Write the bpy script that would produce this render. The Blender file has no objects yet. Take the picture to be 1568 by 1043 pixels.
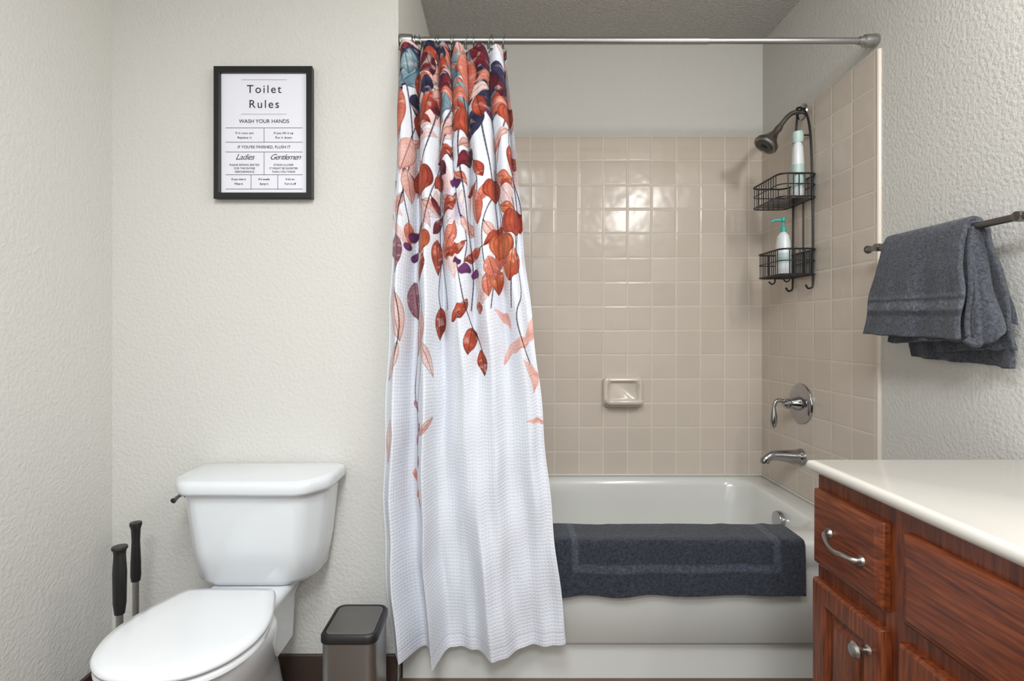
import bpy, bmesh, math, random
import numpy as np
from mathutils import Vector, Matrix
random.seed(7); np.random.seed(7)
scene = bpy.context.scene
try:
    scene.view_settings.view_transform = 'Standard'
    scene.view_settings.look = 'None'
except Exception as e:
    print(e)

# ------------------------------------------------------------------ helpers
def lin(r, g, b):
    def f(c):
        c /= 255.0
        return c/12.92 if c <= 0.04045 else ((c+0.055)/1.055)**2.4
    return (f(r), f(g), f(b))

def new_mat(name):
    m = bpy.data.materials.new(name); m.use_nodes = True
    nt = m.node_tree
    return m, nt, nt.nodes['Principled BSDF']

def mat(name, col, rough=0.5, metal=0.0, bump=None, coat=0.0, var=None, spec=0.5):
    """bump=(scale,strength,distance[,detail]) ; var=(scale,amount)"""
    m, nt, b = new_mat(name)
    b.inputs['Base Color'].default_value = (*col, 1)
    b.inputs['Roughness'].default_value = rough
    b.inputs['Metallic'].default_value = metal
    b.inputs['Coat Weight'].default_value = coat
    b.inputs['Coat Roughness'].default_value = 0.06
    b.inputs['Specular IOR Level'].default_value = spec
    tc = nt.nodes.new('ShaderNodeTexCoord')
    if bump:
        n = nt.nodes.new('ShaderNodeTexNoise'); n.inputs['Scale'].default_value = bump[0]
        n.inputs['Detail'].default_value = bump[3] if len(bump) > 3 else 3
        bp = nt.nodes.new('ShaderNodeBump'); bp.inputs['Strength'].default_value = bump[1]
        bp.inputs['Distance'].default_value = bump[2]
        nt.links.new(tc.outputs['Object'], n.inputs['Vector'])
        nt.links.new(n.outputs['Fac'], bp.inputs['Height'])
        nt.links.new(bp.outputs['Normal'], b.inputs['Normal'])
    vs, va = var if var else (3.0, 0.03)
    n2 = nt.nodes.new('ShaderNodeTexNoise'); n2.inputs['Scale'].default_value = vs
    n2.inputs['Detail'].default_value = 4
    mx = nt.nodes.new('ShaderNodeMix'); mx.data_type = 'RGBA'
    mx.inputs[6].default_value = (*[c*(1-va) for c in col], 1)
    mx.inputs[7].default_value = (*[min(1, c*(1+va)) for c in col], 1)
    nt.links.new(tc.outputs['Object'], n2.inputs['Vector'])
    nt.links.new(n2.outputs['Fac'], mx.inputs[0])
    nt.links.new(mx.outputs[2], b.inputs['Base Color'])
    return m

def finish(me, m, smooth=True, angle=35):
    if m is not None: me.materials.append(m)
    if smooth:
        me.polygons.foreach_set('use_smooth', [True]*len(me.polygons))
        if angle: me.set_sharp_from_angle(angle=math.radians(angle))
    me.update()

def obj(name, verts, faces, m, parent=None, smooth=True, angle=35, recalc=True):
    me = bpy.data.meshes.new(name)
    me.from_pydata([tuple(v) for v in verts], [], faces)
    if recalc:
        bm = bmesh.new(); bm.from_mesh(me)
        bmesh.ops.remove_doubles(bm, verts=bm.verts, dist=1e-6)
        bmesh.ops.recalc_face_normals(bm, faces=bm.faces)
        bm.to_mesh(me); bm.free()
    finish(me, m, smooth, angle)
    o = bpy.data.objects.new(name, me); scene.collection.objects.link(o)
    if parent: o.parent = parent
    return o

def empty(name):
    o = bpy.data.objects.new(name, None); scene.collection.objects.link(o)
    o.empty_display_size = 0.05
    return o

def bevel(o, w, seg=3, angle=35):
    md = o.modifiers.new('bevel', 'BEVEL'); md.width = w; md.segments = seg
    md.limit_method = 'ANGLE'; md.angle_limit = math.radians(angle)
    return o

def box(name, x0, x1, y0, y1, z0, z1, m, parent=None, bev=0):
    v = [(x, y, z) for x in (x0, x1) for y in (y0, y1) for z in (z0, z1)]
    f = [(0,1,3,2),(4,6,7,5),(0,4,5,1),(2,3,7,6),(0,2,6,4),(1,5,7,3)]
    o = obj(name, v, f, m, parent, smooth=bev > 0)
    if bev: bevel(o, bev)
    return o

def loft(name, loops, m, parent=None, cap0=True, cap1=True, angle=35, closed=False):
    n = len(loops[0]); v = [p for L in loops for p in L]; f = []
    rng = len(loops) if closed else len(loops)-1
    for i in range(rng):
        a, b = i*n, ((i+1) % len(loops))*n
        for j in range(n):
            k = (j+1) % n
            f.append((a+j, a+k, b+k, b+j))
    if cap0 and not closed: f.append(tuple(range(n-1, -1, -1)))
    if cap1 and not closed: f.append(tuple((len(loops)-1)*n+j for j in range(n)))
    return obj(name, v, f, m, parent, angle=angle)

def rrect(x0, x1, y0, y1, r, z, n=6):
    P = []
    for cx, cy, a0 in ((x1-r, y1-r, 0), (x0+r, y1-r, 90), (x0+r, y0+r, 180), (x1-r, y0+r, 270)):
        for i in range(n+1):
            a = math.radians(a0+90*i/n)
            P.append((cx+r*math.cos(a), cy+r*math.sin(a), z))
    return P

def fillet(pts, r, z, n=5):
    out = []; N = len(pts)
    for i in range(N):
        p = Vector(pts[i]); a = Vector(pts[i-1]); b = Vector(pts[(i+1) % N])
        ra = min(r, (a-p).length*0.45); rb = min(r, (b-p).length*0.45)
        A = p+(a-p).normalized()*ra; B = p+(b-p).normalized()*rb
        for k in range(n+1):
            t = k/n
            q = A*(1-t)**2+p*2*t*(1-t)+B*t*t
            out.append((q.x, q.y, z))
    return out

def smooth_path(pts, sub=6, closed=False):
    P = [Vector(p) for p in pts]; N = len(P); out = []
    segs = N if closed else N-1
    for i in range(segs):
        if closed: p0, p1, p2, p3 = P[i-1], P[i], P[(i+1) % N], P[(i+2) % N]
        else: p0, p1, p2, p3 = P[max(i-1, 0)], P[i], P[i+1], P[min(i+2, N-1)]
        for k in range(sub):
            t = k/sub
            out.append(0.5*((2*p1)+(p2-p0)*t+(2*p0-5*p1+4*p2-p3)*t*t+(3*p1-p0-3*p2+p3)*t**3))
    if not closed: out.append(P[-1])
    return out

def sweep_vf(pts, r, n=10, closed=False, off=0, sq=None):
    P = [Vector(p) for p in pts]; N = len(P)
    R = r if isinstance(r, (list, tuple)) else [r]*N
    if len(R) != N: R = list(np.interp(np.linspace(0, 1, N), np.linspace(0, 1, len(R)), R))
    v = []; f = []; nrm = None
    for i in range(N):
        if closed: t = (P[(i+1) % N]-P[i-1])
        else: t = P[min(i+1, N-1)]-P[max(i-1, 0)]
        t.normalize()
        if nrm is None:
            nrm = t.orthogonal().normalized()
        else:
            nrm = nrm-t*nrm.dot(t)
            nrm.normalize()
        bn = t.cross(nrm)
        for k in range(n):
            a = 2*math.pi*k/n
            v.append(P[i]+nrm*math.cos(a)*R[i]+bn*math.sin(a)*R[i])
    for i in range(N if closed else N-1):
        a = i*n; b = ((i+1) % N)*n
        for k in range(n):
            k2 = (k+1) % n
            f.append((off+a+k, off+a+k2, off+b+k2, off+b+k))
    if not closed:
        f.append(tuple(off+k for k in range(n-1, -1, -1)))
        f.append(tuple(off+(N-1)*n+k for k in range(n)))
    return v, f

def sweep(name, pts, r, m, parent=None, n=12, closed=False):
    v, f = sweep_vf(pts, r, n, closed)
    return obj(name, v, f, m, parent, angle=50)

def multi_sweep(name, paths, m, parent=None, n=8):
    V = []; F = []
    for pts, r, cl in paths:
        v, f = sweep_vf(pts, r, n, cl, off=len(V)); V += v; F += f
    return obj(name, V, F, m, parent, angle=50)

def lathe(name, prof, m, parent=None, origin=(0,0,0), axis='Z', n=40, sy=1.0):
    """prof: list of (radius, height along axis)"""
    o = Vector(origin); loops = []
    for r, h in prof:
        L = []
        for k in range(n):
            a = 2*math.pi*k/n; c, s = r*math.cos(a), r*math.sin(a)*sy
            if axis == 'Z': p = Vector((c, s, h))
            elif axis == 'X': p = Vector((h, c, s))
            else: p = Vector((c, h, s))
            L.append(o+p)
        loops.append(L)
    return loft(name, loops, m, parent)

def grid_obj(name, V, m, parent=None, col=None, uv=None, colname='print'):
    nv, nu, _ = V.shape
    me = bpy.data.meshes.new(name)
    me.vertices.add(nv*nu); me.vertices.foreach_set('co', V.reshape(-1).astype(np.float32))
    ii = np.arange((nv-1)*(nu-1)); r = ii//(nu-1); c = ii % (nu-1); a = r*nu+c
    q = np.stack([a, a+1, a+nu+1, a+nu], 1).astype(np.int32)
    me.loops.add(q.size); me.loops.foreach_set('vertex_index', q.reshape(-1))
    me.polygons.add(len(q)); me.polygons.foreach_set('loop_start', (np.arange(len(q))*4).astype(np.int32))
    me.update(calc_edges=True)
    if col is not None:
        at = me.color_attributes.new(colname, 'FLOAT_COLOR', 'POINT')
        C = np.concatenate([col, np.ones((nv, nu, 1))], 2).astype(np.float32)
        at.data.foreach_set('color', C.reshape(-1))
    if uv is not None:
        L = me.uv_layers.new(name='UVMap')
        L.data.foreach_set('uv', uv.reshape(-1, 2)[q.reshape(-1)].reshape(-1).astype(np.float32))
    me.polygons.foreach_set('use_smooth', [True]*len(me.polygons))
    me.materials.append(m); me.validate(); me.update()
    o = bpy.data.objects.new(name, me); scene.collection.objects.link(o)
    if parent: o.parent = parent
    return o

# ------------------------------------------------------------------ materials
M_wall = mat('wall_paint', lin(207, 206, 201), 0.75, bump=(95, 0.5, 0.005, 3), var=(1.2, 0.015), spec=0.3)
M_ceil = mat('ceiling_popcorn', lin(186, 184, 180), 0.9, bump=(110, 0.9, 0.012, 4), var=(60, 0.14), spec=0.2)
M_floor = mat('floor_vinyl', lin(96, 78, 66), 0.4, var=(6, 0.25))
M_base = mat('baseboard_brown', lin(68, 54, 48), 0.45, var=(10, 0.15))
M_porc = mat('porcelain', lin(217, 221, 225), 0.12, coat=0.5, var=(2, 0.005))
M_seat = mat('seat_plastic', lin(219, 222, 225), 0.22, coat=0.2, var=(2, 0.005))
M_tub = mat('tub_enamel', lin(214, 215, 211), 0.2, coat=0.4, var=(2, 0.01))
M_chrome = mat('chrome', (0.42, 0.42, 0.435), 0.14, 1.0)
M_nickel = mat('brushed_nickel', (0.44, 0.42, 0.40), 0.3, 1.0, bump=(300, 0.1, 0.0005))
M_pewter = mat('dark_nickel', (0.24, 0.23, 0.22), 0.3, 1.0)
M_steel = mat('brushed_steel', (0.42, 0.42, 0.42), 0.33, 1.0)
M_black = mat('black_plastic', (0.012, 0.012, 0.013), 0.35)
M_wire = mat('black_wire', (0.010, 0.010, 0.011), 0.4)
M_frame = mat('frame_black', (0.006, 0.006, 0.007), 0.4)
M_paper = mat('poster_paper', lin(226, 227, 236), 0.5, var=(3, 0.005))
M_ink = mat('ink', lin(36, 36, 42), 0.7)
M_lidgray = mat('lid_gray_panel', lin(88, 87, 85), 0.4)
M_counter = mat('cultured_marble', lin(216, 212, 204), 0.18, coat=0.3, var=(5, 0.03))
M_dish = mat('soap_dish_ceramic', lin(212, 202, 190), 0.15, coat=0.4)
M_tilecer = mat('tile_trim', lin(220, 211, 199), 0.15, coat=0.3)
M_bwhite = mat('bottle_white', lin(224, 230, 233), 0.3)
M_teal = mat('pump_teal', lin(60, 176, 170), 0.3)
M_palegreen = mat('label_pale', lin(186, 210, 206), 0.4)

def tile_mat(name, axis, off_a, off_z, pitch=0.1115):
    m, nt, b = new_mat(name); N = nt.nodes.new; Lk = nt.links.new
    g = N('ShaderNodeNewGeometry'); sp = N('ShaderNodeSeparateXYZ'); Lk(g.outputs['Position'], sp.inputs[0])
    def M(op, a, b2=None, c=None):
        n = N('ShaderNodeMath'); n.operation = op
        for i, v in enumerate((a, b2, c)):
            if v is None: continue
            if isinstance(v, (int, float)): n.inputs[i].default_value = v
            else: Lk(v, n.inputs[i])
        return n.outputs[0]
    ca = M('DIVIDE', M('SUBTRACT', sp.outputs[axis], off_a), pitch)
    cz = M('DIVIDE', M('SUBTRACT', sp.outputs[2], off_z), pitch)
    ds = []
    for c in (ca, cz):
        f = M('FRACT', c); ds.append(M('MINIMUM', f, M('SUBTRACT', 1.0, f)))
    d = M('MINIMUM', ds[0], ds[1])
    mr = N('ShaderNodeMapRange'); mr.interpolation_type = 'SMOOTHSTEP'
    mr.inputs[1].default_value = 0.008; mr.inputs[2].default_value = 0.024; Lk(d, mr.inputs[0])
    mh = N('ShaderNodeMapRange'); mh.interpolation_type = 'SMOOTHSTEP'
    mh.inputs[1].default_value = 0.006; mh.inputs[2].default_value = 0.07; Lk(d, mh.inputs[0])
    cmb = N('ShaderNodeCombineXYZ'); Lk(M('FLOOR', ca), cmb.inputs[0]); Lk(M('FLOOR', cz), cmb.inputs[1])
    wn = N('ShaderNodeTexWhiteNoise'); wn.noise_dimensions = '3D'; Lk(cmb.outputs[0], wn.inputs['Vector'])
    t = N('ShaderNodeMix'); t.data_type = 'RGBA'
    t.inputs[6].default_value = (*lin(200, 189, 177), 1); t.inputs[7].default_value = (*lin(205, 194, 182), 1)
    Lk(wn.outputs['Value'], t.inputs[0])
    mx = N('ShaderNodeMix'); mx.data_type = 'RGBA'; mx.inputs[6].default_value = (*lin(217, 208, 197), 1)
    Lk(t.outputs[2], mx.inputs[7]); Lk(mr.outputs[0], mx.inputs[0]); Lk(mx.outputs[2], b.inputs['Base Color'])
    rr = N('ShaderNodeMapRange'); rr.inputs[3].default_value = 0.7; rr.inputs[4].default_value = 0.19
    Lk(mr.outputs[0], rr.inputs[0]); Lk(rr.outputs[0], b.inputs['Roughness'])
    b.inputs['Specular IOR Level'].default_value = 0.38
    nz = N('ShaderNodeTexNoise'); nz.inputs['Scale'].default_value = 16; nz.inputs['Detail'].default_value = 1
    Lk(g.outputs['Position'], nz.inputs['Vector'])
    sc = N('ShaderNodeSeparateColor'); Lk(wn.outputs['Color'], sc.inputs[0])
    tilt = M('ADD', M('MULTIPLY', M('FRACT', ca), M('SUBTRACT', sc.outputs[0], 0.5)), M('MULTIPLY', M('FRACT', cz), M('SUBTRACT', sc.outputs[1], 0.5)))
    h = M('ADD', M('ADD', mh.outputs[0], M('MULTIPLY', nz.outputs['Fac'], 2.4)), M('MULTIPLY', tilt, 4.5))
    bp = N('ShaderNodeBump'); bp.inputs['Strength'].default_value = 0.6; bp.inputs['Distance'].default_value = 0.0014
    Lk(h, bp.inputs['Height']); Lk(bp.outputs['Normal'], b.inputs['Normal'])
    return m
M_tileback = tile_mat('tile_back', 0, 1.131, 2.0096)
M_tileside = tile_mat('tile_side', 1, 1.684, 2.0096)

def wood_mat(name, stretch):
    m, nt, b = new_mat(name); N = nt.nodes.new; Lk = nt.links.new
    tc = N('ShaderNodeTexCoord'); mp = N('ShaderNodeMapping'); mp.inputs['Scale'].default_value = stretch
    Lk(tc.outputs['Object'], mp.inputs['Vector'])
    n1 = N('ShaderNodeTexNoise'); n1.inputs['Scale'].default_value = 1.8; n1.inputs['Detail'].default_value = 2; n1.inputs['Distortion'].default_value = 0.4
    n2 = N('ShaderNodeTexNoise'); n2.inputs['Scale'].default_value = 20; n2.inputs['Detail'].default_value = 6
    Lk(mp.outputs[0], n1.inputs['Vector']); Lk(mp.outputs[0], n2.inputs['Vector'])
    wv = N('ShaderNodeMath'); wv.operation = 'SINE'
    mu = N('ShaderNodeMath'); mu.operation = 'MULTIPLY'; mu.inputs[1].default_value = 70
    Lk(n1.outputs['Fac'], mu.inputs[0]); Lk(mu.outputs[0], wv.inputs[0])
    ad = N('ShaderNodeMath'); ad.operation = 'MULTIPLY_ADD'; ad.inputs[1].default_value = 0.08
    Lk(wv.outputs[0], ad.inputs[0]); Lk(n2.outputs['Fac'], ad.inputs[2])
    cr = N('ShaderNodeValToRGB'); e = cr.color_ramp.elements
    e[0].position = 0.20; e[0].color = (*lin(60, 26, 11), 1)
    e[1].position = 0.84; e[1].color = (*lin(140, 74, 38), 1)
    x = e.new(0.50); x.color = (*lin(108, 50, 23), 1)
    Lk(ad.outputs[0], cr.inputs[0]); Lk(cr.outputs[0], b.inputs['Base Color'])
    b.inputs['Roughness'].default_value = 0.36
    b.inputs['Coat Weight'].default_value = 0.15; b.inputs['Coat Roughness'].default_value = 0.25
    bp = N('ShaderNodeBump'); bp.inputs['Strength'].default_value = 0.2; bp.inputs['Distance'].default_value = 0.0008
    Lk(ad.outputs[0], bp.inputs['Height']); Lk(bp.outputs[0], b.inputs['Normal'])
    return m
M_woodH = wood_mat('wood_oak_horizontal', (6, 0.7, 9))
M_woodV = wood_mat('wood_oak_vertical', (6, 9, 0.7))

def cloth_mat(name, rough=0.95, noise=(500, 0.6, 0.003), waffle=None, transl=0.0, sheen=0.3):
    m, nt, b = new_mat(name); N = nt.nodes.new; Lk = nt.links.new
    at = N('ShaderNodeAttribute'); at.attribute_name = 'print'
    b.inputs['Roughness'].default_value = rough
    b.inputs['Sheen Weight'].default_value = sheen
    b.inputs['Specular IOR Level'].default_value = 0.2
    tc = N('ShaderNodeTexCoord')
    bp = N('ShaderNodeBump')
    if waffle:
        sp = N('ShaderNodeSeparateXYZ'); Lk(tc.outputs['UV'], sp.inputs[0])
        outs = []
        for i in (0, 1):
            mu = N('ShaderNodeMath'); mu.operation = 'MULTIPLY'; mu.inputs[1].default_value = waffle
            Lk(sp.outputs[i], mu.inputs[0])
            s = N('ShaderNodeMath'); s.operation = 'SINE'; Lk(mu.outputs[0], s.inputs[0])
            ab = N('ShaderNodeMath'); ab.operation = 'MULTIPLY'; Lk(s.outputs[0], ab.inputs[0]); Lk(s.outputs[0], ab.inputs[1]); outs.append(ab.outputs[0])
        mm = N('ShaderNodeMath'); mm.operation = 'MULTIPLY'; Lk(outs[0], mm.inputs[0]); Lk(outs[1], mm.inputs[1])
        Lk(mm.outputs[0], bp.inputs['Height'])
        bp.inputs['Strength'].default_value = 0.42; bp.inputs['Distance'].default_value = 0.0022
        Lk(at.outputs['Color'], b.inputs['Base Color'])
    else:
        n = N('ShaderNodeTexNoise'); n.inputs['Scale'].default_value = noise[0]; n.inputs['Detail'].default_value = 3
        Lk(tc.outputs['Object'], n.inputs['Vector']); Lk(n.outputs['Fac'], bp.inputs['Height'])
        bp.inputs['Strength'].default_value = noise[1]; bp.inputs['Distance'].default_value = noise[2]
        n3 = N('ShaderNodeTexNoise'); n3.inputs['Scale'].default_value = noise[0]*0.5; n3.inputs['Detail'].default_value = 4
        Lk(tc.outputs['Object'], n3.inputs['Vector'])
        mr = N('ShaderNodeMapRange'); mr.inputs[1].default_value = 0.3; mr.inputs[2].default_value = 0.7
        mr.inputs[3].default_value = 0.55; mr.inputs[4].default_value = 1.5; Lk(n3.outputs['Fac'], mr.inputs[0])
        vm = N('ShaderNodeVectorMath'); vm.operation = 'SCALE'; Lk(at.outputs['Color'], vm.inputs[0]); Lk(mr.outputs[0], vm.inputs[3])
        Lk(vm.outputs[0], b.inputs['Base Color'])
    Lk(bp.outputs[0], b.inputs['Normal'])
    if transl > 0:
        tr = N('ShaderNodeBsdfTranslucent'); Lk(at.outputs['Color'], tr.inputs[0])
        ms = N('ShaderNodeMixShader'); ms.inputs[0].default_value = transl
        Lk(b.outputs[0], ms.inputs[1]); Lk(tr.outputs[0], ms.inputs[2])
        Lk(ms.outputs[0], nt.nodes['Material Output'].inputs['Surface'])
    return m
M_curtain = cloth_mat('curtain_fabric', 0.85, waffle=math.pi/0.0110, transl=0.08, sheen=0.1)
M_terry = cloth_mat('terry_cloth', noise=(230, 0.9, 0.006), sheen=0.15)
M_terry2 = cloth_mat('terry_cloth_fine', noise=(300, 0.8, 0.004), sheen=0.15)

# ------------------------------------------------------------------ room shell
XL, XR, XA = -1.240, 1.200, -0.332
YW, YB, YR = 1.671, 2.431, -1.6
CZ = 2.45
box('floor', XL-.1, XR+.1, YR-.1, YB+.1, -0.1, 0, M_floor)
box('ceiling', XL-.1, XR+.1, YR-.1, YB+.1, CZ, CZ+.1, M_ceil)
box('wall_left', XL-.1, XL, YR-.1, YB+.1, 0, CZ, M_wall)
box('wall_right', XR, XR+.1, YR-.1, YB+.1, 0, CZ, M_wall)
box('wall_back', XL, XA, YW, YB+.1, 0, CZ, M_wall)
box('wall_alcove', XA, XR, YB, YB+.1, 0, CZ, M_wall)
box('wall_rear', XL, XR, YR-.1, YR, 0, CZ, M_wall)
box('baseboard_back', XL+.012, XA-.001, YW-.012, YW, 0, 0.093, M_base, bev=.003)
box('baseboard_left', XL, XL+.012, YR, YW, 0, 0.093, M_base, bev=.003)
TT = 2.0096
box('wall_tile_back', XA+.008, XR-.008, YB-.008, YB, 0.44, TT, M_tileback)
box('wall_tile_right', XR-.008, XR, YW+.004, YB, 0.44, TT, M_tileside)
box('wall_tile_left', XA, XA+.008, YW+.004, YB, 0.44, TT, M_tileside)
sweep('trim_tile_edge', [(XR-.002, YW+.004, z) for z in np.linspace(0.46, TT+.003, 12)], 0.0075, M_tilecer, n=12)
sweep('trim_tub_caulk', [(XA+.012, YB-.010, .452), (XR-.010, YB-.010, .452), (XR-.010, YW+.01, .452)], 0.004, M_tub, n=8)

# ------------------------------------------------------------------ bathtub
tub = empty('bathtub')
tx0, tx1, ty0, ty1, RIM = XA+.009, XR-.009, 1.672, YB-.009, 0.45
def tl(ix0, ix1, iy0, iy1, r, z): return rrect(tx0+ix0, tx1-ix1, ty0+iy0, ty1-iy1, r, z, 8)
loops = [tl(0,0,.020,0,.004,0.0), tl(0,0,.020,0,.004,.119), tl(0,0,.004,0,.004,.121), tl(0,0,-.006,0,.004,.130), tl(0,0,-.003,0,.004,.350),
         tl(0,0,-.004,0,.004,.372), tl(0,0,-.012,0,.004,.384), tl(0,0,-.014,0,.006,.436), tl(0,0,-.008,0,.010,.447), tl(.004,.004,.002,.003,.012,RIM),
         tl(.085,.095,.112,.045,.09,RIM+.001), tl(.095,.105,.120,.055,.10,RIM-.006), tl(.105,.112,.127,.062,.11,RIM-.03),
         tl(.125,.125,.134,.070,.12,RIM-.10), tl(.20,.16,.145,.085,.13,RIM-.25), tl(.27,.20,.17,.11,.13,RIM-.33),
         tl(.36,.27,.23,.17,.12,RIM-.35)]
loft('tub_shell', loops, M_tub, tub, angle=50)
lathe('overflow_plate', [(0, -.02), (.034, -.018), (.036, -.010), (.034, 0)], M_chrome, tub, (tx1-.118, 2.03, .385), 'X')
lathe('drain', [(0, .004), (.03, .004), (.034, 0)], M_chrome, tub, (.84, 2.05, .102), 'Z')

# ------------------------------------------------------------------ shower rod
rod = empty('shower_curtain_rod')
RY, RZ = 1.690, 2.048
sweep('rod_wide', [(XA+.02, RY, RZ), (.66, RY, RZ)], .0115, M_steel, rod, n=24)
sweep('rod_narrow', [(.655, RY, RZ), (XR-.012, RY, RZ)], .0098, M_steel, rod, n=24)
for nm, X0, sg in (('flange_right', XR-.003, -1), ('flange_left', XA+.003, 1)):
    lathe(nm, [(.0, 0), (.020, 0), (.021, sg*.008), (.0195, sg*.03), (.0185, sg*.038), (.0135, sg*.042), (.0125, sg*.055), (.0, sg*.055)], M_steel, rod, (X0, RY, RZ), 'X', 28)

# ------------------------------------------------------------------ shower curtain
curt = empty('shower_curtain')
NU, NV = 640, 1250
SXU, SYU = 220.0, 930.0
img = np.ones((NV, NU, 3))*np.array(lin(221, 225, 234))
gx = np.linspace(0, SXU, NU); gy = np.linspace(0, SYU, NV)
nzf = np.random.rand(60, 30)
def noise2(X, Y, s=14.0):
    xi = (X/s) % 29; yi = (Y/s) % 59
    x0 = np.floor(xi).astype(int); y0 = np.floor(yi).astype(int); fx = xi-x0; fy = yi-y0
    x1 = (x0+1) % 30; y1 = (y0+1) % 60
    return (nzf[y0, x0]*(1-fx)*(1-fy)+nzf[y0, x1]*fx*(1-fy)+nzf[y1, x0]*(1-fx)*fy+nzf[y1, x1]*fx*fy)
def window(cx, cy, R):
    i0, i1 = np.searchsorted(gx, [cx-R, cx+R]); j0, j1 = np.searchsorted(gy, [cy-R, cy+R])
    return i0, i1, j0, j1
def blend(sl, a, c):
    img[sl] = img[sl]*(1-a[..., None])+c*a[..., None]
def leaf(cx, cy, L, W, ang, c1, c2, alpha=1.0, vein=True, curve=0.0):
    """ang: degrees, 0 = tip pointing down"""
    i0, i1, j0, j1 = window(cx, cy, L*0.6+W)
    if i1 <= i0 or j1 <= j0: return
    X, Y = np.meshgrid(gx[i0:i1], gy[j0:j1]); dx, dy = X-cx, Y-cy
    a = math.radians(ang); ta = dx*math.sin(a)+dy*math.cos(a); b = dx*math.cos(a)-dy*math.sin(a)
    p = np.clip(ta/L+.5, 0, 1); b = b-curve*W*np.sin(np.pi*p)
    hw = W/2*np.sin(np.pi*p**.85)**.95
    ins = (np.clip((hw-np.abs(b))/0.7+.5, 0, 1))*((np.abs(ta) < L/2))
    n = noise2(X, Y, 7+L*.08)
    k = np.clip(p*.5+(n-.5)*1.1+.25+.18*np.sign(b), 0, 1)[..., None]
    c = np.array(c1)*(1-k)+np.array(c2)*k
    n2 = noise2(X+57, Y+31, 5)
    lt = np.clip((n2-.66)*2.0, 0, .5)[..., None]; c = c*(1-lt)+np.array(lin(232, 206, 198))*lt
    if vein:
        vv = np.clip(1-np.abs(b)/.75, 0, 1)
        lat = np.abs(((ta-np.abs(b)*.9) % 6.5)-3.2); vv = np.maximum(vv, np.clip(1-lat/.7, 0, 1)*.42)
        edge = np.clip(1-np.abs(hw-np.abs(b)-.7)/.9, 0, 1)*.65
        vv = np.maximum(vv, edge)[..., None]
        c = c*(1-vv*.8)
    blend((slice(j0, j1), slice(i0, i1)), ins*alpha, c)
def blob(cx, cy, rx, ry, c1, c2, alpha=1.0, ribs=True):
    R = max(rx, ry)+2; i0, i1, j0, j1 = window(cx, cy, R)
    if i1 <= i0 or j1 <= j0: return
    X, Y = np.meshgrid(gx[i0:i1], gy[j0:j1]); u = (X-cx)/rx; w = (Y-cy)/ry; r = np.sqrt(u*u+w*w)
    ins = np.clip((1-r)*rx/1.2+.5, 0, 1); n = noise2(X, Y, 7)
    k = np.clip(r*.5+u*.35+(n-.5)*.9+.1, 0, 1)[..., None]; c = np.array(c1)*(1-k)+np.array(c2)*k
    if ribs:
        q = np.abs(u)/np.sqrt(np.clip(1-w*w, .05, 1))
        rb = np.zeros_like(q)
        for q0 in (0, .35, .68): rb = np.maximum(rb, np.clip(1-np.abs(q-q0)/.06, 0, 1)*.5)
        rb = np.maximum(rb, np.clip(1-np.abs(r-.95)/.07, 0, 1)*.6)
        c = c*(1-rb[..., None])
    blend((slice(j0, j1), slice(i0, i1)), ins*alpha, c)
def stem(pts, w=1.0, c=lin(58, 30, 44), alpha=.9):
    P = smooth_path([(x, y, 0) for x, y in pts], 7)
    for A, B in zip(P[:-1], P[1:]):
        cx, cy = (A.x+B.x)/2, (A.y+B.y)/2; R = (B-A).length/2+w+1.5
        i0, i1, j0, j1 = window(cx, cy, R)
        if i1 <= i0 or j1 <= j0: continue
        X, Y = np.meshgrid(gx[i0:i1], gy[j0:j1]); d = B-A; L2 = max(d.length_squared, 1e-6)
        t = np.clip(((X-A.x)*d.x+(Y-A.y)*d.y)/L2, 0, 1)
        ds = np.hypot(X-A.x-t*d.x, Y-A.y-t*d.y)
        blend((slice(j0, j1), slice(i0, i1)), np.clip((w*.5-ds)/.7+.5, 0, 1)*alpha, np.array(c))
RUST = (lin(190, 86, 62), lin(128, 46, 38)); CORAL = (lin(218, 136, 116), lin(190, 98, 80)); ORNG = (lin(214, 124, 84), lin(164, 70, 48))
NAVY = (lin(62, 60, 96), lin(26, 26, 46)); TEAL = (lin(150, 178, 186), lin(92, 122, 142)); BURG = (lin(124, 38, 50), lin(70, 20, 38))
PINK = (lin(226, 184, 176), lin(208, 150, 140)); PALE = (lin(228, 208, 206), lin(220, 182, 174)); MAUV = (lin(166, 122, 134), lin(120, 72, 92))
LILA = (lin(206, 200, 218), lin(180, 172, 200))
rnd = random.Random(11)
def vine(x, y, ln, sway, cols, size, step=24, w=1.3, ph=0.0, dens=.85):
    n = max(3, int(ln/step)); pts = [(x+sway*math.sin(ph+k*.9)+rnd.uniform(-2, 2), y+ln*k/n) for k in range(n+1)]
    stem(pts, w)
    for k in range(1, n+1):
        if rnd.random() > dens: continue
        side = 1 if (k % 2) else -1
        L = size*rnd.uniform(.8, 1.2); a = side*rnd.uniform(22, 50) if k < n else rnd.uniform(-10, 10)
        bx, by = pts[k]; r = math.radians(a); cx = bx+math.sin(r)*(L*.5+3); cy = by+math.cos(r)*(L*.5+3)
        stem([(bx, by), (bx+math.sin(r)*4, by+math.cos(r)*4)], w)
        leaf(cx, cy, L, L*rnd.uniform(.36, .46), a, *rnd.choice(cols))
for _ in range(30):
    y = rnd.uniform(60, 390); c = rnd.choice([PINK, PALE, LILA, PINK])
    leaf(rnd.uniform(0, 220), y, rnd.uniform(40, 66), rnd.uniform(14, 22), rnd.gauss(0, 30), *c, alpha=.65, vein=rnd.random() < .4)
WARM = [RUST, CORAL, ORNG, RUST, BURG, PINK, CORAL, PINK]
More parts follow.
